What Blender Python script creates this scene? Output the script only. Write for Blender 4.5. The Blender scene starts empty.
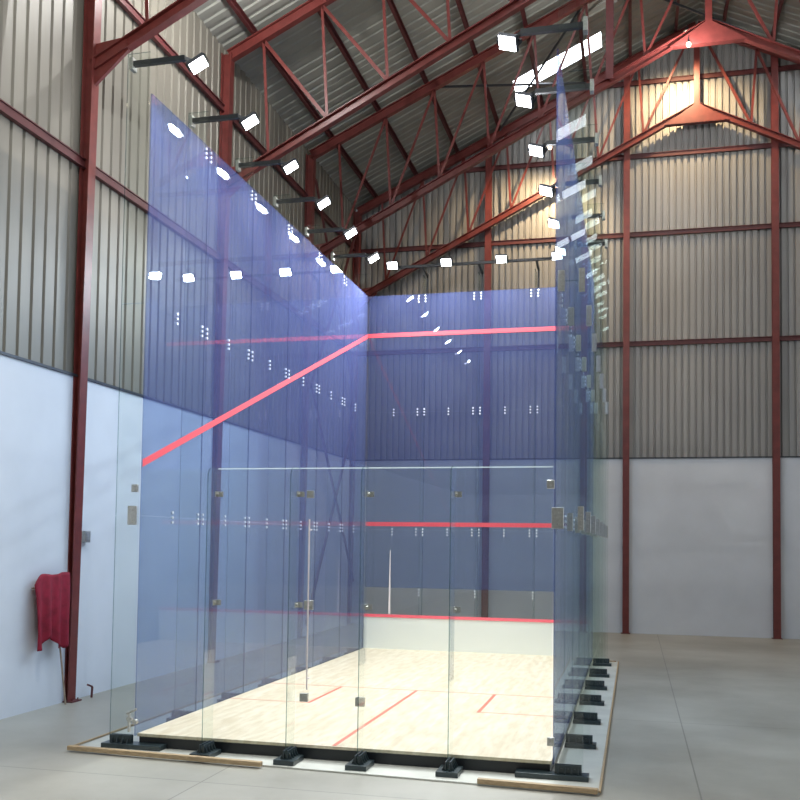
import bpy, bmesh, math, random
from mathutils import Vector, Matrix
random.seed(4)
SC = bpy.context.scene
COL = SC.collection

# ------------------------------------------------------------------ dimensions
W, L, H = 3.262, 6.484, 5.16          # glass court: width (X), length (Y), height (Z)
FZ = -0.12                            # hall floor
XL = -1.76                            # left hall wall
XR = 11.76                            # right hall wall
YB, YN = 11.7, -25.0                  # far and near hall walls
DY0, DY1, DZ = -12.0, -5.0, 5.2        # added roller door opening, unseen behind the viewer, for the fill light
XC = 5.0                              # ridge
def zr(x):                            # underside of the roof sheeting
    return 8.42 + 0.47 * ((x if x <= XC else 2*XC - x) - XL)
BAY = 1.07
T1, T2 = 1.72, 3.43                   # heights of the glass joints

# ------------------------------------------------------------------ materials
def new_mat(name):
    m = bpy.data.materials.new(name); m.use_nodes = True
    nt = m.node_tree; nt.nodes.clear()
    out = nt.nodes.new('ShaderNodeOutputMaterial')
    return m, nt, out
def pbr(name, col, rough=0.5, metal=0.0, noise=0.0, nscale=6.0, bump=0.0, stretch=(1,1,1), spec=0.5):
    m, nt, out = new_mat(name)
    b = nt.nodes.new('ShaderNodeBsdfPrincipled')
    b.inputs['Roughness'].default_value = rough; b.inputs['Metallic'].default_value = metal
    b.inputs['Specular IOR Level'].default_value = spec
    b.inputs['Base Color'].default_value = (*col, 1)
    nt.links.new(b.outputs[0], out.inputs[0])
    if noise or bump:
        tc = nt.nodes.new('ShaderNodeTexCoord'); mp = nt.nodes.new('ShaderNodeMapping')
        mp.inputs['Scale'].default_value = stretch
        n = nt.nodes.new('ShaderNodeTexNoise'); n.inputs['Scale'].default_value = nscale
        n.inputs['Detail'].default_value = 5
        nt.links.new(tc.outputs['Object'], mp.inputs[0]); nt.links.new(mp.outputs[0], n.inputs[0])
        if noise:
            r = nt.nodes.new('ShaderNodeValToRGB')
            r.color_ramp.elements[0].position = .3; r.color_ramp.elements[1].position = .7
            r.color_ramp.elements[0].color = (*[c*(1-noise) for c in col], 1)
            r.color_ramp.elements[1].color = (*[min(1, c*(1+noise)) for c in col], 1)
            nt.links.new(n.outputs[0], r.inputs[0]); nt.links.new(r.outputs[0], b.inputs['Base Color'])
        if bump:
            bp = nt.nodes.new('ShaderNodeBump'); bp.inputs['Strength'].default_value = bump
            bp.inputs['Distance'].default_value = .01
            nt.links.new(n.outputs[0], bp.inputs['Height']); nt.links.new(bp.outputs[0], b.inputs['Normal'])
    return m
def emit(name, col, strength):
    m, nt, out = new_mat(name)
    e = nt.nodes.new('ShaderNodeEmission'); e.inputs[0].default_value = (*col, 1); e.inputs[1].default_value = strength
    nt.links.new(e.outputs[0], out.inputs[0]); return m
def glass(name, tint, film=None, cover=0.0, base=0.04, slant=0.0):
    """thin architectural glass; a printed film adds a scattering coat"""
    m, nt, out = new_mat(name)
    N, K = nt.nodes.new, nt.links.new
    tr = N('ShaderNodeBsdfTransparent'); tr.inputs[0].default_value = (*tint, 1)
    body = tr
    if film:
        df = N('ShaderNodeBsdfDiffuse'); df.inputs[0].default_value = (*film, 1)
        tl = N('ShaderNodeBsdfTranslucent'); tl.inputs[0].default_value = (*film, 1)
        dm = N('ShaderNodeMixShader'); dm.inputs[0].default_value = .4; K(df.outputs[0], dm.inputs[1]); K(tl.outputs[0], dm.inputs[2])
        fw = N('ShaderNodeLayerWeight'); fw.inputs[0].default_value = .5      # the print covers more at a slant
        fp = N('ShaderNodeMath'); fp.operation = 'POWER'; fp.inputs[1].default_value = 4
        fm = N('ShaderNodeMath'); fm.operation = 'MULTIPLY_ADD'; fm.inputs[1].default_value = slant; fm.inputs[2].default_value = cover
        K(fw.outputs['Facing'], fp.inputs[0]); K(fp.outputs[0], fm.inputs[0])
        mx = N('ShaderNodeMixShader'); K(fm.outputs[0], mx.inputs[0])
        K(tr.outputs[0], mx.inputs[1]); K(dm.outputs[0], mx.inputs[2]); body = mx
    gl = N('ShaderNodeBsdfGlossy'); gl.inputs['Roughness'].default_value = 0.0
    gl.inputs[0].default_value = (1, 1, 1, 1)
    lw = N('ShaderNodeLayerWeight'); lw.inputs[0].default_value = .5
    p = N('ShaderNodeMath'); p.operation = 'POWER'; p.inputs[1].default_value = 5
    s = N('ShaderNodeMath'); s.operation = 'MULTIPLY_ADD'; s.inputs[1].default_value = .6; s.inputs[2].default_value = base
    K(lw.outputs['Facing'], p.inputs[0]); K(p.outputs[0], s.inputs[0])
    mix = N('ShaderNodeMixShader'); K(s.outputs[0], mix.inputs[0]); K(body.outputs[0], mix.inputs[1]); K(gl.outputs[0], mix.inputs[2])
    K(mix.outputs[0], out.inputs[0]); return m

M = {}
M['red'] = pbr('red_oxide_steel', (.155, .029, .024), .42, noise=.18, nscale=9)
M['red_dark'] = pbr('dark_red_steel', (.11, .026, .026), .5, noise=.15, nscale=9)
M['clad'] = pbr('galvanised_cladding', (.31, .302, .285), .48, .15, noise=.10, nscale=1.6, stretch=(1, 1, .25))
M['clad_left'] = pbr('dimmed_cladding', (.215, .198, .16), .5, .12, noise=.12, nscale=1.6, stretch=(1, 1, .25))  # same sheeting as the gable, darkened to put dimmer light into the colour
M['roof'] = pbr('roof_sheeting', (.30, .30, .26), .55, .12, noise=.12, nscale=1.3)
M['white'] = pbr('painted_plaster', (.69, .715, .745), .75, noise=.035, nscale=2.2)
M['black'] = pbr('black_steel', (.012, .016, .019), .38)
M['foot'] = pbr('dark_green_black_steel', (.030, .045, .050), .30, noise=.2, nscale=30)
M['steel'] = pbr('brushed_stainless', (.50, .50, .47), .35, .7, noise=.15, nscale=60)
M['chrome'] = pbr('bright_stainless', (.86, .90, .95), .25, .25)
M['stripe'] = pbr('red_court_tape', (.70, .075, .10), .5)
M['line'] = pbr('red_floor_line', (.62, .16, .10), .45)
M['linef'] = pbr('worn_floor_line', (.66, .36, .24), .5)
M['tin'] = pbr('white_tin_board', (.86, .89, .83), .5)
M['timber'] = pbr('pine_batten', (.42, .30, .17), .6, noise=.25, nscale=18, stretch=(1, 6, 6), bump=.2)
M['ply'] = pbr('pale_underlay_sheet', (.56, .56, .50), .6, noise=.08, nscale=4)
M['cloth'] = pbr('crimson_cloth', (.27, .010, .030), .85, noise=.25, nscale=12, bump=.3)
M['pole'] = pbr('weathered_wood_pole', (.36, .27, .2), .7, noise=.2, nscale=20)
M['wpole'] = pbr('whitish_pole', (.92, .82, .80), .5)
M['housing'] = pbr('grey_lamp_housing', (.05, .055, .065), .4, .3)
M['lens'] = emit('floodlight_lens', (.93, .97, 1.0), 26)
M['warm'] = emit('warm_lamp_glow', (1.0, .80, .58), 9)
M['sky'] = emit('daylit_rooflight', (.86, .93, 1.0), 9)
M['clear'] = glass('clear_glass', (.955, .975, .965), base=.035)
M['edge'] = glass('green_glass_edge', (.50, .64, .64), (.07, .14, .14), .3)
M['film_edge'] = glass('blue_glass_edge', (.62, .68, .78), (.06, .08, .2), .12)
M['film'] = glass('blue_printed_glass', (.775, .85, .915), (.19, .23, .53), .18, base=.028, slant=.20)
M['band'] = glass('grey_film_glass', (.95, .96, .97), (.34, .36, .40), .06)
M['frost'] = glass('pale_top_edge', (.9, .95, .95), (.8, .9, .9), .55)

# hall floor: trowelled concrete
def floor_mat():
    m, nt, out = new_mat('polished_concrete'); N, K = nt.nodes.new, nt.links.new
    b = N('ShaderNodeBsdfPrincipled'); b.inputs['Roughness'].default_value = .42
    tc = N('ShaderNodeTexCoord'); n = N('ShaderNodeTexNoise'); n.inputs['Scale'].default_value = .55; n.inputs['Detail'].default_value = 7
    n.inputs['Roughness'].default_value = .6
    r = N('ShaderNodeValToRGB'); r.color_ramp.elements[0].position = .3; r.color_ramp.elements[1].position = .72
    r.color_ramp.elements[0].color = (.24, .225, .185, 1); r.color_ramp.elements[1].color = (.42, .405, .35, 1)
    K(tc.outputs['Object'], n.inputs[0]); K(n.outputs[0], r.inputs[0])
    # saw cut joints
    bt = N('ShaderNodeTexBrick'); bt.offset = 0; bt.inputs['Scale'].default_value = 1
    bt.inputs['Brick Width'].default_value = 3.3; bt.inputs['Row Height'].default_value = 3.3; bt.inputs['Mortar Size'].default_value = .006
    bt.inputs['Color1'].default_value = (1,1,1,1); bt.inputs['Color2'].default_value = (1,1,1,1); bt.inputs['Mortar'].default_value = (.6,.6,.6,1)
    mp = N('ShaderNodeMapping'); mp.inputs['Location'].default_value = (2.35, .8, 0); K(tc.outputs['Object'], mp.inputs[0]); K(mp.outputs[0], bt.inputs[0])
    mu = N('ShaderNodeMix'); mu.data_type = 'RGBA'; mu.blend_type = 'MULTIPLY'; mu.inputs[0].default_value = 1
    K(r.outputs[0], mu.inputs[6]); K(bt.outputs[0], mu.inputs[7]); K(mu.outputs[2], b.inputs['Base Color'])
    K(b.outputs[0], out.inputs[0]); return m
M['floor'] = floor_mat()
def board_mat():
    m, nt, out = new_mat('maple_strip_boards'); N, K = nt.nodes.new, nt.links.new
    b = N('ShaderNodeBsdfPrincipled'); b.inputs['Roughness'].default_value = .4; b.inputs['Specular IOR Level'].default_value = .35
    tc = N('ShaderNodeTexCoord'); mp = N('ShaderNodeMapping'); mp.inputs['Rotation'].default_value = (0, 0, math.pi/2)
    bt = N('ShaderNodeTexBrick'); bt.offset = .37; bt.inputs['Scale'].default_value = 1
    bt.inputs['Brick Width'].default_value = .9; bt.inputs['Row Height'].default_value = .055; bt.inputs['Mortar Size'].default_value = .0007
    bt.inputs['Color1'].default_value = (.70, .60, .44, 1); bt.inputs['Color2'].default_value = (.76, .68, .53, 1); bt.inputs['Mortar'].default_value = (.6, .48, .33, 1)
    K(tc.outputs['Object'], mp.inputs[0]); K(mp.outputs[0], bt.inputs[0])
    n = N('ShaderNodeTexNoise'); n.inputs['Scale'].default_value = 3; n.inputs['Detail'].default_value = 8
    mp2 = N('ShaderNodeMapping'); mp2.inputs['Scale'].default_value = (6, 1.2, 1); K(tc.outputs['Object'], mp2.inputs[0]); K(mp2.outputs[0], n.inputs[0])
    r = N('ShaderNodeValToRGB'); r.color_ramp.elements[0].position = .38; r.color_ramp.elements[0].color = (.86, .83, .77, 1); r.color_ramp.elements[1].position = .6; r.color_ramp.elements[1].color = (1, 1, 1, 1)
    K(n.outputs[0], r.inputs[0])
    mu = N('ShaderNodeMix'); mu.data_type = 'RGBA'; mu.blend_type = 'MULTIPLY'; mu.inputs[0].default_value = 1
    K(bt.outputs[0], mu.inputs[6]); K(r.outputs[0], mu.inputs[7]); K(mu.outputs[2], b.inputs['Base Color'])
    K(b.outputs[0], out.inputs[0]); return m
M['boards'] = board_mat()

# ------------------------------------------------------------------ helpers
def box(bm, x0, x1, y0, y1, z0, z1):
    v = [bm.verts.new(p) for p in ((x0,y0,z0),(x1,y0,z0),(x1,y1,z0),(x0,y1,z0),(x0,y0,z1),(x1,y0,z1),(x1,y1,z1),(x0,y1,z1))]
    fs = [bm.faces.new([v[i] for i in f]) for f in ((0,3,2,1),(4,5,6,7),(0,1,5,4),(1,2,6,5),(2,3,7,6),(3,0,4,7))]
    return fs
def bar(bm, p, q, w, h, up=(0,0,1), w2=None, h2=None):
    """rectangular bar from p to q; w across, h along 'up'; can taper to w2, h2"""
    p, q = Vector(p), Vector(q); d = (q-p).normalized(); u = Vector(up)
    s = d.cross(u)
    if s.length < 1e-4: s = d.cross(Vector((1,0,0)))
    s.normalize(); u = s.cross(d).normalized()
    w2 = w if w2 is None else w2; h2 = h if h2 is None else h2
    vs = []
    for c, ww, hh in ((p, w, h), (q, w2, h2)):
        for a, b in ((-1,-1),(1,-1),(1,1),(-1,1)):
            vs.append(bm.verts.new(c + s*a*ww/2 + u*b*hh/2))
    for f in ((3,2,1,0),(4,5,6,7),(0,1,5,4),(1,2,6,5),(2,3,7,6),(3,0,4,7)): bm.faces.new([vs[i] for i in f])
def ibar(bm, p, q, w, h, t=.012, up=(0,0,1)):
    """I section"""
    p, q = Vector(p), Vector(q); d = (q-p).normalized(); u = Vector(up); s = d.cross(u).normalized(); u = s.cross(d).normalized()
    bar(bm, p+u*(h/2-t/2), q+u*(h/2-t/2), w, t, u); bar(bm, p-u*(h/2-t/2), q-u*(h/2-t/2), w, t, u); bar(bm, p, q, t, h-2*t+.001, u)
def tube(bm, p, q, r, n=10, r2=None):
    p, q = Vector(p), Vector(q); d = (q-p).normalized(); a = d.orthogonal().normalized(); b = d.cross(a)
    r2 = r if r2 is None else r2
    A = [bm.verts.new(p + (a*math.cos(t)+b*math.sin(t))*r) for t in [2*math.pi*i/n for i in range(n)]]
    B = [bm.verts.new(q + (a*math.cos(t)+b*math.sin(t))*r2) for t in [2*math.pi*i/n for i in range(n)]]
    for i in range(n): bm.faces.new((A[i], A[(i+1)%n], B[(i+1)%n], B[i]))
    bm.faces.new(A[::-1]); bm.faces.new(B)
def prism(bm, pts, axis, t0, t1):
    """polygon in the plane normal to axis ('x','y','z') extruded t0..t1"""
    def P(a, b, t): return {'x': (t,a,b), 'y': (a,t,b), 'z': (a,b,t)}[axis]
    A = [bm.verts.new(P(a,b,t0)) for a, b in pts]; B = [bm.verts.new(P(a,b,t1)) for a, b in pts]
    n = len(pts)
    for i in range(n): bm.faces.new((A[i], A[(i+1)%n], B[(i+1)%n], B[i]))
    bm.faces.new(A[::-1]); bm.faces.new(B)
def obj(name, bm, mat, parent=None, bevel=0, mats=None):
    bmesh.ops.recalc_face_normals(bm, faces=bm.faces)
    me = bpy.data.meshes.new(name); bm.to_mesh(me); bm.free()
    o = bpy.data.objects.new(name, me); COL.objects.link(o)
    for mm in (mats or [mat]): me.materials.append(mm)
    if parent: o.parent = parent
    if bevel:
        md = o.modifiers.new('bevel', 'BEVEL'); md.width = bevel; md.segments = 2; md.limit_method = 'ANGLE'
    return o
def B(): return bmesh.new()
def thing(name, label, cat, loc=(0,0,0), rz=0, group=None):
    o = bpy.data.objects.new(name, None); COL.objects.link(o); o.location = loc; o.rotation_euler = (0,0,rz)
    o.empty_display_size = .1
    return tag(o, label, cat, group)
def tag(o, label, cat, group=None, kind=None):
    o['label'] = label; o['category'] = cat
    if group: o['group'] = group
    if kind: o['kind'] = kind
    return o
def struct(name, bm, mat, parent=None, mats=None):
    o = obj(name, bm, mat, parent, mats=mats)
    if not parent: o['kind'] = 'structure'
    return o
def dup(root, loc, label, rz=None):
    def cp(o, par):
        c = o.copy(); COL.objects.link(c); c.parent = par
        for ch in list(kids.get(o.name, [])): cp(ch, c)
        return c
    kids = {}
    def walk(o):
        kids[o.name] = list(o.children)
        for c in o.children: walk(c)
    walk(root); r = cp(root, None); r.location = loc
    if rz is not None: r.rotation_euler = (0,0,rz)
    r['label'] = label
    return r
ORD = ['first','second','third','fourth','fifth','sixth','seventh','eighth','ninth','tenth','eleventh','twelfth','thirteenth','fourteenth','fifteenth','sixteenth']

# ------------------------------------------------------------------ hall shell
bm = B(); box(bm, XL-.3, XR+.3, YN-.3, YB+.3, FZ-.25, FZ); struct('floor', bm, M['floor'])

ZW = 3.2                              # top of the white dado walls
PROF = {'pan': ((0,0),(.74,0),(.80,1),(.94,1)), 'gable': ((0,0),(.62,0),(.68,1),(.93,1)), 'roof': ((0,0),(.52,0),(.62,1),(.90,1))}
def rib_profile(a0, a1, pitch, depth, kind='pan'):
    """(position, offset) pairs of a trapezoidal sheet"""
    out = []; a = a0
    while a < a1:
        for f, d in PROF[kind]:
            if a + f*pitch <= a1: out.append((a + f*pitch, d*depth))
        a += pitch
    out.append((a1, 0)); return out
def corrug_x(bm, y, x0, x1, z0, ztop, pitch, depth, sgn, kind='roof'):     # wall normal to Y
    pv = None
    for x, d in rib_profile(x0, x1, pitch, depth, kind):
        v = (bm.verts.new((x, y+sgn*d, z0)), bm.verts.new((x, y+sgn*d, ztop(x))))
        if pv: bm.faces.new((pv[0], v[0], v[1], pv[1]))
        pv = v
def corrug_y(bm, x, y0, y1, z0, z1, pitch, depth, sgn):       # wall normal to X
    pv = None
    for y, d in rib_profile(y0, y1, pitch, depth):
        v = (bm.verts.new((x+sgn*d, y, z0)), bm.verts.new((x+sgn*d, y, z1)))
        if pv: bm.faces.new((pv[0], v[0], v[1], pv[1]))
        pv = v
# lower masonry walls
bm = B(); box(bm, XL-.22, XL, YN-.22, YB+.22, FZ, ZW); wl = struct('wall_left', bm, M['white'])
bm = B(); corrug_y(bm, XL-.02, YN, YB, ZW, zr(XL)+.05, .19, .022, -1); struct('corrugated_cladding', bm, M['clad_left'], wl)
bm = B(); box(bm, XR, XR+.22, YN-.22, DY0, FZ, ZW); box(bm, XR, XR+.22, DY1, YB+.22, FZ, ZW); wr = struct('wall_right', bm, M['white'])
bm = B(); corrug_y(bm, XR+.02, YN, DY0, ZW, zr(XL)+.05, .19, .022, 1); corrug_y(bm, XR+.02, DY0, DY1, DZ, zr(XL)+.05, .19, .022, 1); corrug_y(bm, XR+.02, DY1, YB, ZW, zr(XL)+.05, .19, .022, 1); struct('corrugated_cladding', bm, M['clad'], wr)
bm = B(); box(bm, XL, XR, YB, YB+.22, FZ, ZW); wf = struct('wall_far', bm, M['white'])
bm = B(); corrug_x(bm, YB+.02, XL-.02, XR+.02, ZW, lambda x: zr(x)+.05, .125, .045, 1, 'gable'); struct('corrugated_cladding', bm, M['clad'], wf)
bm = B(); box(bm, XL, XR, YN-.22, YN, FZ, ZW); wn = struct('wall_near', bm, M['white'])
bm = B(); corrug_x(bm, YN-.02, XL, XR, ZW, lambda x: zr(x)+.05, .19, .022, -1); struct('corrugated_cladding', bm, M['clad'], wn)
bm = B()
box(bm, XR-.06, XR+.05, DY0-.12, DY0, FZ, DZ+.12); box(bm, XR-.06, XR+.05, DY1, DY1+.12, FZ, DZ+.12); box(bm, XR-.06, XR+.05, DY0, DY1, DZ, DZ+.12)
struct('added_door_1', bm, M['red_dark'])  # frame of the added opening, out of view
# flashing strip where sheeting meets plaster
bm = B(); box(bm, XL, XL+.02, YN, YB, ZW-.01, ZW+.015); struct('trim_1', bm, M['housing'])
bm = B(); box(bm, XL+.02, XR-.02, YB-.02, YB, ZW-.01, ZW+.015); struct('trim_2', bm, M['housing'])
# roof: two corrugated slopes with translucent rooflights between the sheets
SKY = [(sg, 1.78, 3.36, y-.27, y+.27) for sg in (-1, 1) for y in (10.45, 7.05, 3.65, .25, -3.15, -6.55, -9.95, -13.35, -16.75, -20.15) if sg > 0 or y > 0 or y < -12]   # slope, distance from ridge, y range
bm = B()
for s in (-1, 1):
    cuts = sorted({YN-.1, YB+.1} | {c for k in SKY if k[0] == s for c in (k[3], k[4])})
    for y0, y1 in zip(cuts[:-1], cuts[1:]):
        ks = [k for k in SKY if k[0] == s and k[3] <= (y0+y1)/2 <= k[4]]
        half = XC - XL + .06
        segs, a = [], 0.0
        for k in sorted(ks, key=lambda k: k[1]): segs.append((a, k[1])); a = k[2]
        segs.append((a, half))
        for a0, a1 in segs:
            pv = None
            for y, d in rib_profile(y0, y1, .2, .020, 'roof'):
                v = [bm.verts.new((XC + s*aa, y, zr(XC + s*aa) + d + .02)) for aa in (a0, a1)]
                if pv: bm.faces.new((pv[0], v[0], v[1], pv[1]))
                pv = v
struct('ceiling', bm, M['roof'])
for i, (s, a0, a1, y0, y1) in enumerate(SKY):
    bm = B()
    q = [(XC+s*a0, y0), (XC+s*a1, y0), (XC+s*a1, y1), (XC+s*a0, y1)]
    lo = [bm.verts.new((x, y, zr(x)+.022)) for x, y in q]; hi = [bm.verts.new((x, y, zr(x)+.03)) for x, y in q]
    bm.faces.new(lo); bm.faces.new(hi)
    for j in range(4): bm.faces.new((lo[j], lo[(j+1)%4], hi[(j+1)%4], hi[j]))
    struct('window_%d' % (i+1), bm, M['sky'])

# ------------------------------------------------------------------ portal columns on the left wall
COLY = [1.77, 5.1, 8.6, 11.5]
names = ['beside the crimson cloth, nearest to the viewer', 'second from the viewer, seen through the blue glass', 'third from the viewer, with the wall bracing starting at its foot', 'in the far left corner of the hall']
for i, y in enumerate(COLY):
    t = thing('steel_column', 'dark red tapered steel column on the left wall ' + names[i], 'column', (XL, y, FZ), 0, 'left wall columns')
    h = zr(XL) - FZ - .12; bm = B()
    # tapered I: outer flange at the wall, slanted inner flange, web
    for (a0, a1, b0, b1, yy) in ((.0, .012, .0, .012, .065), (.038, .05, .125, .14, .065)):
        v = [bm.verts.new(p) for p in ((a0,-yy,0),(a1,-yy,0),(a1,yy,0),(a0,yy,0),(b0,-yy,h),(b1,-yy,h),(b1,yy,h),(b0,yy,h))]
        for f in ((0,3,2,1),(4,5,6,7),(0,1,5,4),(1,2,6,5),(2,3,7,6),(3,0,4,7)): bm.faces.new([v[k] for k in f])
    v = [bm.verts.new(p) for p in ((.012,-.006,0),(.038,-.006,0),(.038,.006,0),(.012,.006,0),(.012,-.006,h),(.125,-.006,h),(.125,.006,h),(.012,.006,h))]
    for f in ((0,3,2,1),(4,5,6,7),(0,1,5,4),(1,2,6,5),(2,3,7,6),(3,0,4,7)): bm.faces.new([v[k] for k in f])
    obj('column_shaft', bm, M['red'], t)
    bm = B(); box(bm, 0, .11, -.085, .085, 0, .014)
    for a in (-.05, .05): tube(bm, (.085, a, .014), (.085, a, .035), .008, 6)
    obj('base_plate', bm, M['red_dark'], t)
    bm = B(); prism(bm, [(.08, 6.52), (.11, 6.36), (.50, 6.70), (.46, 6.84), (.1, 6.80)], 'y', -.02, .02); obj('haunch_plate', bm, M['red'], t)

# gable posts on the far wall
for i, x in enumerate((.99, 3.67, 6.35, 9.03)):
    lab = ['red gable post on the far wall, seen behind the front wall of the glass court',
           'dark red gable post on the far wall just right of the glass court', 'dark red gable post on the far wall near the right edge of the view', 'dark red gable post farthest right on the far wall'][i]
    t = thing('gable_post', lab, 'post', (x, YB-.075, FZ), 0, 'far wall gable posts')
    h = zr(x) - FZ - .1; bm = B(); ibar(bm, (0,0,0), (0,0,h), .12, .12, .012, (0,1,0)); obj('post_shaft', bm, M['red'], t)
    bm = B(); box(bm, -.085, .085, -.085, .07, 0, .012); obj('base_plate', bm, M['red_dark'], t)

# girts (horizontal rails)
for z, lab in ((5.40, 'lower'), (7.52, 'middle'), (9.05, 'upper'), (10.5, 'topmost')):
    xa = XL+.02 if z < zr(XL)-.2 else XC - (zr(XC)-z)/.47 + .3; xb = 2*XC - xa
    bm = B(); ibar(bm, (xa, YB-.005, z), (xb, YB-.005, z), .05, .09, .01)
    tag(obj('wall_girt', bm, M['red_dark']), 'dark red horizontal girt on the corrugated far wall, %s of the four' % lab, 'girt', 'wall girts')
for z, lab in ((5.42, 'lower'), (7.53, 'upper')):
    bm = B(); ibar(bm, (XL+.02, YN+.1, z), (XL+.02, YB-.15, z), .05, .10, .01)
    tag(obj('wall_girt', bm, M['red_dark']), 'dark red horizontal girt running along the left wall, %s of the two' % lab, 'girt', 'wall girts')

# cross bracing on the left wall
for (a, b, lab) in (((8.7, .1), (11.4, 4.05), 'lower brace rising away from the viewer'), ((8.7, 4.2), (11.4, .75), 'lower brace falling away from the viewer'),
                    ((8.7, 4.2), (11.4, 7.9), 'upper brace rising away from the viewer'), ((8.7, 7.9), (11.4, 4.3), 'upper brace falling away from the viewer')):
    bm = B(); dx = .10 if 'rising' in lab else .13
    bar(bm, (XL+dx, a[0], a[1]), (XL+dx, b[0], b[1]), .05, .03, (1, 0, 0)); 
    bar(bm, (XL+dx-.01, a[0], a[1]+.02), (XL+dx-.01, b[0], b[1]+.02), .05, .012, (1, 0, 0))
    tag(obj('wall_brace', bm, M['red_dark']), 'thin red angle bar on the left wall, ' + lab, 'brace', 'left wall cross bracing')

# ------------------------------------------------------------------ roof trusses
SB = .51
def zb(x): return 6.49 + SB*((x if x <= 4.95 else 9.9 - x) + 1.6)       # bottom chord centre line
def zt(x): return zr(x) - .20                                          # top chord centre line
def truss(y, label, mirrored):
    t = thing('roof_truss', label, 'roof truss', (XC, y, 0), 0, 'red steel roof trusses')
    X = lambda x: x - XC
    def half(s, name, f, w, h):
        x0 = XL+.1; bm = B()
        if s < 0: ibar(bm, (X(x0), 0, f(x0)), (X(4.95), 0, f(4.95)), w, h)
        else: ibar(bm, (X(4.95), 0, f(4.95)), (X(9.9-x0), 0, f(9.9-x0)), w, h)
        obj(name, bm, M['red'], t)
    for s in (-1, 1):
        half(s, 'bottom_chord', zb, .10, .12); half(s, 'top_chord', zt, .10, .15)
    bn = [-1.06+.84*k for k in range(7)]        # bottom nodes of the left half
    tn = [b-.10 for b in bn]
    def member(x0, z0, x1, z1, th=.038):
        for sgn in (-1, 1):
            bm = B(); a0, a1 = (x0, x1) if sgn < 0 else (9.9-x0, 9.9-x1)
            bar(bm, (X(a0), -.012, z0), (X(a1), -.012, z1), .012, th, (0,1,0)) if False else None
            d = Vector((a1-a0, 0, z1-z0)).normalized(); n = Vector((0,1,0)); s = d.cross(n)
            p, q = Vector((X(a0),0,z0)), Vector((X(a1),0,z1))
            bar(bm, p, q, .010, th, s); bar(bm, p + s*(th/2) + n*.02, q + s*(th/2) + n*.02, .036, .008, s)
            obj('web_member', bm, M['red'], t)
    for k in range(7):
        member(bn[k], zb(bn[k])+.05, tn[k], zt(tn[k])-.07)
        if mirrored:
            if k: member(tn[k-1], zt(tn[k-1])-.07, bn[k], zb(bn[k])+.05, .045)
        elif k < 6: member(bn[k], zb(bn[k])+.05, tn[k+1], zt(tn[k+1])-.07)
        else: member(bn[k], zb(bn[k])+.05, 4.86, zt(4.86)-.07)
    bm = B(); ibar(bm, (X(4.95), 0, zb(4.95)), (X(4.95), 0, zt(4.95)), .10, .13, .012, (0,1,0)); obj('king_post', bm, M['red'], t)
    # apex gusset
    a = zb(4.95); bm = B()
    prism(bm, [(X(4.38), zb(4.38)-.04), (X(5.52), zb(4.38)-.04), (X(4.95), a+.04)], 'y', -.064, -.054)
    box(bm, X(4.36), X(5.54), -.062, .05, zb(4.38)-.052, zb(4.38)-.040)
    obj('gusset_plate', bm, M['red'], t)
    return t
truss(1.77, 'red steel roof truss nearest the viewer, springing from the column beside the crimson cloth', True)
truss(5.1, 'red steel roof truss second from the viewer, crossing above the blue side wall', True)
truss(8.55, 'red steel roof truss with the lit apex plate and the small hanging lamp', False)
truss(11.45, 'red steel roof truss closest to the corrugated far wall', False)
bm = B(); ibar(bm, (3.42, 8.55, zb(3.42)), (3.42, 8.55, zt(3.42)), .12, .2, .014, (0,1,0))
tag(obj('roof_post', bm, M['red_dark']), 'thick dark red vertical post standing in the truss right of the bright rooflight', 'post')

# purlins
k = 0
for s in (-1, 1):
    for j in range(8):
        a = XC + .10 + .33 + .84*j - XC
        x = XC - a if s < 0 else XC + a
        if s > 0 and j > 4: continue
        bm = B(); z = zr(x)
        prism(bm, [(x-.025, z-.10), (x+.025, z-.10), (x+.025, z-.092), (x-.017, z-.092), (x-.017, z), (x-.025, z)], 'y', YN+.1, YB-.05)
        box(bm, x-.025, x+.03, YN+.1, YB-.05, z-.012, z-.004)
        tag(obj('roof_purlin', bm, M['red_dark']), 'long dark red purlin under the %s roof slope, %s from the ridge' % ('left' if s < 0 else 'right', ORD[j]), 'purlin', 'roof purlins')
# roof bracing rods between the third and fourth trusses
for (p, q, lab) in (((3.0, 8.65), (1.25, 11.3), 'dark diagonal brace crossing in front of the bright rooflight'), ((.55, 8.65), (2.9, 11.3), 'dark diagonal brace running from the left toward the bright rooflight'),
                    ((3.6, 8.65), (6.6, 11.3), 'thin dark diagonal brace near the roof ridge')):
    bm = B(); tube(bm, (p[0], p[1], zr(p[0])-.2), (q[0], q[1], zr(q[0])-.2), .022, 8)
    tag(obj('roof_brace', bm, M['housing']), lab, 'brace', 'roof bracing')

# ------------------------------------------------------------------ ground sheets and court floor
def deck():
    bm = B(); prism(bm, [(-.44, -.19), (3.59, -.37), (3.60, 6.98), (-.44, 6.98)], 'z', FZ, FZ+.012)
    tag(obj('underlay_sheet', bm, M['ply']), 'pale thin underlay sheet on the concrete beneath the whole glass court', 'floor sheet')
deck()
def batten(p, q, label, h=.035, w=.045):
    bm = B(); bar(bm, (p[0], p[1], FZ+h/2+.012), (q[0], q[1], FZ+h/2+.012), w, h)
    tag(obj('timber_batten', bm, M['timber'], bevel=.004), label, 'timber batten', 'battens around the court')
batten((-.44, -.235), (1.19, -.31), 'brown timber batten lying in front of the left half of the back glass wall')
batten((2.78, -.325), (3.59, -.375), 'brown timber batten lying in front of the right front corner foot')
batten((3.60, -.35), (3.61, 6.95), 'long thin timber batten beside the steel feet of the right glass wall', .016, .018)
batten((-.46, -.16), (-.44, 6.9), 'long timber batten beside the left glass wall', .016, .018)
batten((3.58, 6.97), (3.0, 6.99), 'short timber batten beyond the far end of the right glass wall', .016, .018)

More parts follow.
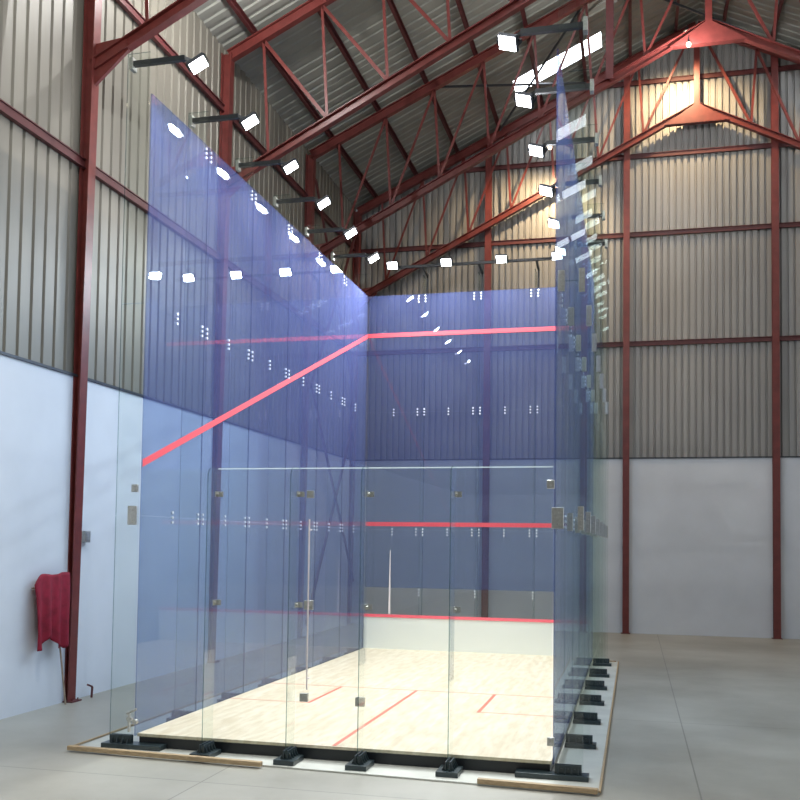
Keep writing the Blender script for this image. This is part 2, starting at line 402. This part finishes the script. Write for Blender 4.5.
t = thing('court_floor', 'raised pale maple squash court floor with thin red lines', 'court floor', (W/2, 0, 0))
ox = -W/2
bm = B(); box(bm, .01+ox, W-.01+ox, .01, L-.01, -.022, 0); obj('board_deck', bm, M['boards'], t)
bm = B(); box(bm, .02+ox, W-.02+ox, .025, L-.02, FZ+.012, -.022); obj('black_skirt', bm, M['black'], t)
e = .0015
def fl(name, x0, x1, y0, y1, m='line'):
    bm = B(); box(bm, x0+ox, x1+ox, y0, y1, 0, e); return obj(name, bm, M[m], t)
SY, BY = .437*L, .273*L; lw = .016
fl('half_court_line', W/2-lw, W/2+lw, .03, SY)
fl('short_line', .02, W-.02, SY, SY+.03, 'linef')
fl('service_box_line', W*.25-lw, W*.25+lw, BY, SY); fl('service_box_line', W*.75-lw, W*.75+lw, BY, SY)
fl('service_box_line', .02, W*.25-lw, BY, BY+.03, 'linef'); fl('service_box_line', W*.75+lw, W-.02, BY, BY+.03, 'linef')

# ------------------------------------------------------------------ glass walls
TH = .012
def pane(name, x0, x1, y0, y1, z0, z1, face, parent, edge, axis):
    """glass sheet whose narrow edges carry the edge material; axis = thin direction"""
    bm = B(); fs = box(bm, x0, x1, y0, y1, z0, z1)
    big = {'x': (3, 5), 'y': (2, 4), 'fin': (2, 4, 5)}[axis]
    for i, f in enumerate(fs): f.material_index = 0 if i in big else 1
    return obj(name, bm, None, parent, mats=[face, edge])
def bolts(parent, axis, c, y, z, pairs, side):
    """cluster of countersunk bolts on a glass face"""
    bm = B(); d = .042
    offs = [(-.05, -d), (-.05, d), (.05, -d), (.05, d), (-.05, 0), (.05, 0)] if pairs else [(0, -d), (0, 0), (0, d)]
    for a, b in offs:
        if axis == 'x': tube(bm, (c - .003, y+a, z+b), (c + TH + .003, y+a, z+b), .0115, 10)
        else: tube(bm, (y+a, c - .003, z+b), (y+a, c + TH + .003, z+b), .0115, 10)
    obj('bolt_cluster', bm, M['chrome'], parent)
def side_wall(x, label, left):
    t = thing('court_side_wall', label, 'glass wall', (x, 0, 0))
    x0, x1 = (-TH, 0) if left else (0, TH)
    ys = [0.0] + [BAY*k for k in range(1, 6)] + [L]
    zs = [-.02, T1, T2, H]; g = .0008
    for i in range(6):
        for j in range(3):
            pane('glass_panel', x0, x1, ys[i]+g, ys[i+1]-g, zs[j]+g, zs[j+1]-g, M['film'], t, M['film_edge'], 'x')
    for z in (T1, T2):
        for i in range(1, 6):
            bolts(t, 'x', x0, ys[i], z, True, left)
        for i in range(6): bolts(t, 'x', x0, (ys[i]+ys[i+1])/2, z, False, left)
    for i in range(1, 6): bolts(t, 'x', x0, ys[i], H-.08, True, left)
    # out line from 2.13 m at the back to 4.57 m at the front
    bm = B(); a, b = (0, .0025) if left else (-.0025, 0)
    w = .030; za, zc = 2.14, 4.565
    v = [bm.verts.new(p) for p in ((a,0,za-w),(b,0,za-w),(b,0,za+w),(a,0,za+w),(a,L,zc-w),(b,L,zc-w),(b,L,zc+w),(a,L,zc+w))]
    for f in ((0,1,2,3),(4,7,6,5),(0,4,5,1),(1,5,6,2),(2,6,7,3),(3,7,4,0)): bm.faces.new([v[k] for k in f])
    if left: obj('out_line', bm, M['stripe'], t)
    else: bm.free()
    return t
side_wall(0, 'tall blue tinted glass side wall on the left with a slanting red line', True)
side_wall(W, 'tall blue tinted glass side wall on the right, seen almost edge on', False)

def front_wall():
    t = thing('court_front_wall', 'blue tinted glass front wall at the far end with two level red lines', 'glass wall', (0, L, 0))
    xs = [.006, W*.25, W*.5, W*.75, W-.002]; g = .0008; zs = [.48, .88, T1, T2, H]
    for i in range(4):
        for j in range(4):
            pane('glass_panel', xs[i]+g, xs[i+1]-g, 0, TH, zs[j]+g, zs[j+1]-g, M['film'] if j else M['band'], t, M['film_edge'], 'y')
    for z in (T1-.03, T2):
        for i in range(1, 4): bolts(t, 'y', 0, xs[i], z, True, 0)
        for i in range(4): bolts(t, 'y', 0, (xs[i]+xs[i+1])/2, z, False, 0)
    for i in range(1, 4): bolts(t, 'y', 0, xs[i], H-.07, True, 0); bolts(t, 'y', 0, xs[i], .82, False, 0)
    for z, w, n in ((4.57, .03, 'out_line'), (1.80, .03, 'service_line')):
        bm = B(); box(bm, .01, W-.01, -.0025, 0, z-w, z+w); obj(n, bm, M['stripe'], t)
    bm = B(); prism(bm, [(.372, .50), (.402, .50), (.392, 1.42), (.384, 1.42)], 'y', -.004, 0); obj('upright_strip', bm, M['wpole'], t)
    bm = B(); box(bm, .01, W-.01, -.018, .01, .0, .455); obj('tin_board', bm, M['tin'], t)
    bm = B(); prism(bm, [(-.03, .455), (.01, .455), (.01, .495), (-.012, .495)], 'x', .01, W-.01); obj('tin_rail', bm, M['stripe'], t)
front_wall()

def back_wall():
    t = thing('court_back_wall', 'low clear glass back wall with a glass door, nearest the viewer', 'glass wall', (0, 0, 0))
    xs = [.01, .660, 1.330, 1.88, 2.545, W-.01]; g = .0015; ht = 2.085
    for i in range(5):
        if i == 2: continue
        pane('glass_panel', xs[i]+g, xs[i+1]-g, -TH, 0, -.02, ht, M['clear'], t, M['clear'], 'y')
        if i: bm = B(); box(bm, xs[i]+g, xs[i+1]-g, -TH, 0, ht, ht+.008); obj('top_edge', bm, M['frost'], t)
    d = pane('door_leaf', xs[2]+.008, xs[3]-.008, -TH, 0, .012, ht, M['clear'], t, M['clear'], 'y'); d['label'] = 'clear glass door leaf in the middle'
    bm = B(); box(bm, xs[2]+.008, xs[3]-.008, -TH, 0, ht, ht+.008); obj('top_edge', bm, M['frost'], d)
    bm = B(); tube(bm, (1.435, -.05, .42), (1.435, -.05, 1.70), .006, 10)
    for z in (.5, 1.05, 1.62): tube(bm, (1.435, -.05, z), (1.435, 0, z), .005, 8)
    obj('door_pull', bm, M['wpole'], d)
    def patch(x, z, s, par, sy=None, name='patch_plate'):
        bm = B(); sy = sy or s; box(bm, x-s/2, x+s/2, -TH-.010, .010, z-sy/2, z+sy/2)
        for a in (-1, 1): tube(bm, (x+a*s*.22, -TH-.016, z), (x+a*s*.22, -TH-.010, z), .010, 10)
        obj(name, bm, M['steel'], par, bevel=.002)
    patch(1.40, .355, .062, d); patch(1.425, 1.05, .07, d, name='lock_plate'); patch(1.425, 1.89, .055, d)
    patch(1.842, .345, .07, t)
    # L brackets tying fins to the panes
    for x in (.660, 1.330, 1.88, 2.545):
        for z in (1.05, 1.89):
            bm = B(); s = .042
            box(bm, x+.008, x+.008+s, -TH-.008, -TH, z-s/2, z+s/2); box(bm, x+.006, x+.012, -TH-.06, -TH, z-s/2, z+s/2)
            tube(bm, (x+.036, -TH-.020, z), (x+.036, -TH-.008, z), .013, 12); tube(bm, (x+.012, -TH-.035, z), (x+.024, -TH-.035, z), .011, 12)
            obj('angle_bracket', bm, M['steel'], t)
back_wall()

# fins behind the low back wall, each clamped in a steel foot
def foot_parts(parent, ln, wd, dirx, up_len, thick=.036):
    """steel foot lying along local +x; slotted upright with gusset ribs"""
    f = None
    bm = B(); box(bm, dirx[0], dirx[1], -wd/2, wd/2, .012, .012+thick); f = obj('steel_foot', bm, M['foot'], parent, bevel=.003)
    bm = B()
    for s in (-1, 1):
        box(bm, up_len[0], up_len[1], s*.014-.004 if s > 0 else -.020, s*.014+.006 if s > 0 else -.010, .012+thick, .012+thick+.062)
    n = 4
    for i in range(n):
        x = up_len[0] + (up_len[1]-up_len[0])*(i+.5)/n
        for s in (-1, 1):
            prism(bm, [(s*.02, .046), (s*.048, .046), (s*.02, .100)], 'x', x-.004, x+.004)
    for i in range(3):
        x = up_len[0] + (up_len[1]-up_len[0])*(i+1)/4
        tube(bm, (x, -.026, .082), (x, .026, .082), .006, 8)
    obj('ribbed_clamp', bm, M['foot'], f)
def fin(name, label, loc, rz, top, wdt, joints, group, footspec, plates=True):
    """fin pane in local XZ plane, from x=0 (wall) to x=wdt"""
    t = thing(name, label, 'glass fin', loc, rz, group)
    zs = [.07 + 0] + [j - FZ for j in joints] + [top - FZ]
    for a, b in zip(zs[:-1], zs[1:]):
        pane('fin_pane', .0, wdt, -.006, .006, a+.002, b-.002, M['clear'], t, M['edge'], 'fin')
    for j in joints if plates else ():
        z = j - FZ
        bm = B(); box(bm, .008, .055, -.016, .016, z-.075, z+.075)
        for a in (-.05, 0, .05): tube(bm, (.03, -.021, z+a), (.03, .021, z+a), .010, 8)
        obj('splice_plate', bm, M['steel'], t, bevel=.002)
        bm = B(); box(bm, wdt-.045, wdt-.002, -.014, .014, z-.085, z+.085)
        for a in (-.06, -.02, .02, .06): tube(bm, (wdt-.022, -.019, z+a), (wdt-.022, .019, z+a), .008, 8)
        obj('splice_plate', bm, M['steel'], t, bevel=.002)
    foot_parts(t, *footspec)
    return t
places = ['nearest the left corner', 'left of the glass door', 'right of the glass door', 'nearest the right corner']
for i, x in enumerate((.660, 1.330, 1.88, 2.545)):
    t = thing('glass_fin', 'low clear glass fin in a dark steel foot ' + places[i], 'glass fin', (x, -TH-.002, FZ), -math.pi/2, 'fins of the low back wall')
    # pane with a rounded outer top corner
    bm = B(); wdt = .175; h = 2.09 - FZ; r = .07
    pts = [(0, .05), (wdt, .05), (wdt, h-r)] + [(wdt-r+r*math.cos(a), h-r+r*math.sin(a)) for a in [math.pi/2*k/5 for k in range(1, 6)]] + [(0, h)]
    prism(bm, pts, 'y', -.004, .004)
    bm.faces.ensure_lookup_table()
    for f in bm.faces: f.material_index = 0 if len(f.verts) > 4 or f.calc_center_median().x < .002 else 1
    obj('fin_pane', bm, None, t, mats=[M['clear'], M['edge']])
    foot_parts(t, .3, .16, (.0, .222), (.0, .185))

sides = 'glass fin on the %s side wall, %s'
YF = [0.006] + [BAY*k for k in range(1, 6)] + [L-.006]
for s, x, nm in ((1, W+TH+.001, 'right'), (-1, -TH-.001, 'left')):
    for k, y in enumerate(YF):
        if k == 0: where = 'at the near corner'
        elif k == 6: where = 'at the far corner'
        else: where = '%s from the near corner fin' % ORD[k-1]
        corner = k == 0
        fs = (.5, .13, (-.27, .24), (.005, .19)) if corner else (.3, .12, (.0, .25), (.005, .22))
        fin('glass_fin', 'tall clear ' + sides % (nm, where), (x, y if k else -.02, FZ), 0 if s > 0 else math.pi, 5.52 if s > 0 else 5.50, .20, (T1, T2), 'tall fins of the side walls', fs, s > 0)
for k, x in enumerate((W*.25, W*.5, W*.75)):
    fin('glass_fin', 'tall clear glass fin behind the front wall of the court, %s' % ('left one', 'middle one', 'right one')[k], (x, L+TH+.02, FZ), math.pi/2, 5.45, .20, (T1, T2), 'tall fins behind the front wall', (.3, .12, (.0, .25), (.005, .22)), False)

# corner hardware of the court
def corner_plate(x, y, z, s, h, label):
    bm = B(); box(bm, x-s/2, x+s/2, y-.010, y+.010, z-h/2, z+h/2)
    for a in (-1, 1): tube(bm, (x, y-.018, z+a*h*.28), (x, y+.014, z+a*h*.28), .010, 10)
    tag(obj('corner_plate', bm, M['steel'], bevel=.003), label, 'fixing plate', 'steel plates at the near corners')
corner_plate(-.03, -.055, 1.935, .055, .06, 'small square steel plate at the near left corner, level with the low wall top')
corner_plate(-.045, -.060, 1.72, .075, .15, 'large steel plate at the near left glass corner joint')
corner_plate(W-.02, -.055, 1.96, .055, .06, 'small square steel plate at the near right corner, level with the low wall top')
corner_plate(W+.03, -.060, 1.72, .085, .15, 'large steel plate at the near right glass corner joint')
corner_plate(W-.01, -.055, .15, .05, .06, 'small steel plate low down at the near right corner')
bm = B(); tube(bm, (-.03, -.05, .02), (-.03, -.05, .16), .012, 10); tube(bm, (-.055, -.05, .16), (.03, -.05, .20), .010, 10); tube(bm, (.02, -.06, .10), (.02, -.03, .10), .020, 12); tube(bm, (-.03, -.06, .12), (-.03, -.03, .12), .022, 12)
tag(obj('spider_fitting', bm, M['steel']), 'bright metal clamp low on the near left glass corner', 'clamp fitting')

# ------------------------------------------------------------------ floodlights
NL = []
def lamp_head(parent, c, nrm, axis, size=(.138, .105), light=True, power=30):
    n = Vector(nrm).normalized(); ax = Vector(axis); ax = (ax - n*ax.dot(n)).normalized(); ay = n.cross(ax)
    m4 = Matrix.Translation(c) @ Matrix((ax, ay, n)).transposed().to_4x4()
    def add(f, mat, name, par, bev=0):
        bm = B(); f(bm); bmesh.ops.transform(bm, matrix=m4, verts=bm.verts); return obj(name, bm, mat, par, bevel=bev)
    a, b = size[0]/2, size[1]/2
    def hous(bm):
        box(bm, -a-.01, a+.01, -b-.01, b+.01, -.035, -.004)
        for i in range(6): 
            u = -a + (2*a)*(i+.5)/6; box(bm, u-.004, u+.004, -b*.8, b*.8, -.055, -.035)
    hs = add(hous, M['housing'], 'lamp_housing', parent, .003)
    add(lambda bm: box(bm, -a, a, -b, b, -.004, 0), M['lens'], 'lamp_lens', hs)
    def brk(bm):
        box(bm, -a-.022, -a-.014, -.015, .015, -.06, .0); box(bm, a+.014, a+.022, -.015, .015, -.06, 0); box(bm, -a-.022, a+.022, -.015, .015, -.068, -.06)
    add(brk, M['black'], 'yoke', hs)
    if light:
        ld = bpy.data.lights.new('flood', 'AREA'); ld.shape = 'RECTANGLE'; ld.size, ld.size_y = size; ld.energy = power; ld.color = (.95, .975, 1.0)
        lo = bpy.data.objects.new('flood_light', ld); COL.objects.link(lo); lo.parent = parent
        lo.matrix_local = Matrix.Translation(Vector(c) + n*.006) @ (-n).to_track_quat('Z', 'Y').to_matrix().to_4x4()
        NL.append(lo)
FPOW = 46
def flood_side(x, y, s, label, z=5.40):
    """arm fixed on the outer edge of a fin, reaching over the wall into the court; s=+1 reaches towards +x"""
    t = thing('floodlight', label, 'floodlight', (x, y, z), 0, 'floodlights around the top of the court')
    bm = B(); box(bm, 0 if s > 0 else -.47, .47 if s > 0 else 0, -.02, .02, -.02, .02); obj('support_arm', bm, M['black'], t)
    bm = B(); box(bm, -.02 if s > 0 else -.012, .012 if s > 0 else .02, -.03, .045, -.05, .05); obj('arm_clamp', bm, M['steel'], t)
    lamp_head(t, (s*.575, .03, -.055), (s*.56, -.22, -.80) if s > 0 else (-.42, -.5, -.75), (1,0,0), power=FPOW)
    bm = B(); bar(bm, (s*.46, 0, 0), (s*.55, .05, -.02), .02, .03); obj('swivel', bm, M['black'], t)
for k, y in enumerate(YF[:6]):
    flood_side(-.20, y + (.04 if k else .03), 1, 'bright white floodlight on a black arm over the left glass wall, %s from the viewer' % ORD[k], 5.44)
for k, y in enumerate(YF[:6]):
    flood_side(W+.20, y + (.04 if k else .03), -1, 'bright white floodlight on a black arm over the right glass wall, %s from the viewer' % ORD[k], 5.33 if k == 0 else 5.39)
t = thing('lighting_rail', 'long black rail above the front glass wall carrying four lamps', 'lighting rail', (W/2, L-.13, 5.53))
bm = B(); box(bm, .34-W/2, W-.22-W/2, -.018, .018, -.018, .018); obj('rail_bar', bm, M['black'], t)
for x in (W*.25, W*.5, W*.75):
    bm = B(); bar(bm, (x-W/2+.035, .019, -.01), (x-W/2+.035, .33, -.05), .03, .03); bar(bm, (x-W/2+.035, .33, -.05), (x-W/2+.035, .33, -.35), .025, .025); obj('rail_bracket', bm, M['black'], t)
for k, x in enumerate((.42, 1.21, 2.0, 2.78)):
    t = thing('floodlight', 'bright white floodlight on the black rail above the front glass wall, %s from the left' % ORD[k], 'floodlight', (x, L-.13, 5.53), 0, 'floodlights around the top of the court')
    lamp_head(t, (0, -.10, 0), (0, -.74, -.67), (1,0,0), power=FPOW*1.8)
    bm = B(); box(bm, -.02, .02, -.06, -.0165, -.03, .03); obj('swivel', bm, M['black'], t)

# ------------------------------------------------------------------ hall lamps
def bay(x, y, z, label, power, col=(1, .73, .42), aim=None):
    t = thing('hanging_lamp', label, 'hanging lamp', (x, y, z), 0, 'warm lamps under the truss apexes')
    bm = B(); tube(bm, (0,0,.05), (0,0,.14), .006, 6); tube(bm, (0,0,.02), (0,0,.06), .022, 12); obj('lamp_cap', bm, M['housing'], t)
    bm = B(); bmesh.ops.create_uvsphere(bm, u_segments=16, v_segments=10, radius=.036); bmesh.ops.scale(bm, vec=(1,1,1.15), verts=bm.verts); bmesh.ops.translate(bm, vec=(0,0,-.01), verts=bm.verts); obj('glowing_bulb', bm, M['warm'], t)
    ld = bpy.data.lights.new('bulb', 'SPOT' if aim else 'POINT'); ld.energy = power
    if aim:                                                   # reflector lamp
        ld.spot_size = math.radians(135); ld.spot_blend = .6
        bm = B(); tube(bm, Vector((0,0,.03)) - Vector(aim)*.04, Vector((0,0,.0)) - Vector(aim)*.01, .02, 16, .075); obj('reflector', bm, M['housing'], t); ld.shadow_soft_size = .06; ld.color = col
    lo = bpy.data.objects.new('bulb_light', ld); COL.objects.link(lo); lo.parent = t; lo.location = (0, 0, -.11)
    if aim: lo.rotation_euler = Vector(aim).to_track_quat('-Z', 'Y').to_euler(); lo.location = Vector(aim)*.09
bay(4.63, 8.22, 9.36, 'small white lamp hanging below the lit apex plate of the third truss', 90)
bay(4.72, 10.40, 10.72, 'warm lamp tucked up near the ridge behind the lit apex plate', 420, aim=(0, .45, -.89))
bay(2.30, 10.45, 8.86, 'warm lamp glowing close to the corrugated far wall beside the right glass wall', 300, aim=(-.2, .5, -.84))
bay(4.62, 4.97, 9.35, 'small lamp hanging below the apex of the second truss, above the view', 90)
bay(-.55, 2.9, 8.25, 'warm lamp hanging by the left wall just above the view', 200)
bay(1.3, -2.7, 8.1, 'added cool white fill lamp, unseen above the concrete in front of the court', 450, (.93, .98, .97))  # unseen lamp added to brighten the foreground floor
bay(5.4, -2.4, 8.2, 'added cool white fill lamp, unseen high above the concrete right of the court', 130, (.93, .97, 1))  # second lamp added out of view as fill

# ------------------------------------------------------------------ cloth on a pole by the left wall
def cloth():
    bm = B(); ny, nz = 26, 22; y0, y1 = 1.06, 1.62; rows = []
    for i in range(ny+1):
        u = i/ny
        # ragged hem: long point on the left, notch, then a lower right side
        hem = .46 + .04*u if u < .12 else (.465 + .13*(u-.12)/.28 if u < .4 else (.595 - .14*(u-.4)/.35 if u < .75 else .455 + .012*math.sin(u*40)))
        top = 1.185 - .10*math.exp(-u*11) + .01*math.sin(u*9)
        col = []
        for j in range(nz+1):
            w = j/nz; z = top + (hem-top)*w
            fold = .028*math.sin(u*21+.8*math.sin(w*3)) * (.25+.75*w)
            curl = .05*(1-w)**4
            y = y0 + (y1-y0)*(u*(1-.13*w)+.05*w) 
            col.append(bm.verts.new((XL+.10+fold-curl*.5, y, z)))
        rows.append(col)
    for i in range(ny):
        for j in range(nz): bm.faces.new((rows[i][j], rows[i+1][j], rows[i+1][j+1], rows[i][j+1]))
    for f in bm.faces: f.smooth = True
    o = obj('hanging_cloth', bm, M['cloth']); md = o.modifiers.new('thick', 'SOLIDIFY'); md.thickness = .008; md.offset = 0
    tag(o, 'crimson cloth with a ragged hem draped over a stick against the left wall', 'cloth')
cloth()
t = thing('support_stick', 'thin brown stick leaning on the left wall and holding up the crimson cloth', 'stick', (XL+.04, 1.60, FZ))
bm = B(); tube(bm, (.05, 0, 0), (-.02, -.14, 1.15), .009, 8); obj('stick_shaft', bm, M['pole'], t)
bm = B(); tube(bm, (-.02, -.50, 1.17), (-.02, -.02, 1.19), .010, 8); obj('cross_stick', bm, M['pole'], t)
bm = B(); tube(bm, (0,0,0), (0,.01,.11), .012, 8); tube(bm, (0,.01,.11), (-.06,.01,.13), .010, 8)
o = obj('pipe_stub', bm, M['red_dark']); o.location = (XL+.10, 2.05, FZ); tag(o, 'small red pipe stub on the floor beside the first left column', 'pipe stub')
bm = B(); box(bm, 0, .05, -.05, .05, -.06, .06); box(bm, .05, .056, -.035, .035, -.04, .04)
o = obj('socket_box', bm, M['steel'], bevel=.004); o.location = (XL, 1.98, 1.55); tag(o, 'small grey electrical box on the left wall beside the first column', 'electrical box')
# ------------------------------------------------------------------ daylight
w = bpy.data.worlds.new('world'); SC.world = w; w.use_nodes = True
w.node_tree.nodes['Background'].inputs[0].default_value = (.62, .78, 1, 1); w.node_tree.nodes['Background'].inputs[1].default_value = 1.0
ld = bpy.data.lights.new('added_daylight', 'AREA'); ld.shape = 'RECTANGLE'; ld.size = DY1-DY0; ld.size_y = DZ-FZ; ld.energy = 270; ld.color = (.86, .93, 1.0)  # added fill lamp outside the unseen door opening
lo = bpy.data.objects.new('added_daylight_fill', ld); COL.objects.link(lo); lo.location = (XR+.35, (DY0+DY1)/2, (DZ+FZ)/2); lo.rotation_euler = (math.radians(90), 0, math.radians(90))

# ------------------------------------------------------------------ camera
f, cx, cy, yaw, pit, rol = 947.77, 399.87, 499.39, .2422075, .0458578, .0134074
fwd = Vector((-math.sin(yaw)*math.cos(pit), math.cos(yaw)*math.cos(pit), math.sin(pit)))
rt = Vector((math.cos(yaw), math.sin(yaw), 0)); up = rt.cross(fwd)
R = rt*math.cos(rol) + up*math.sin(rol); U = -rt*math.sin(rol) + up*math.cos(rol)
cd = bpy.data.cameras.new('camera'); cam = bpy.data.objects.new('camera', cd); COL.objects.link(cam)
cd.sensor_width = 36; cd.lens = f/800*36; cd.shift_y = (cy-400)/800; cd.clip_start = .05
cam.matrix_world = Matrix(((R.x, U.x, -fwd.x, 3.81618), (R.y, U.y, -fwd.y, -6.84555), (R.z, U.z, -fwd.z, 1.52983), (0,0,0,1)))
SC.camera = cam
SC.cycles.transparent_max_bounces = 64; SC.cycles.max_bounces = 10; SC.cycles.glossy_bounces = 6; SC.cycles.diffuse_bounces = 4
SC.cycles.use_denoising = True; SC.cycles.caustics_reflective = False; SC.cycles.caustics_refractive = False
SC.cycles.sample_clamp_indirect = 4
vs = SC.view_settings; vs.view_transform = 'Standard'; vs.look = 'None'; vs.gamma = 1; vs.exposure = 0.0
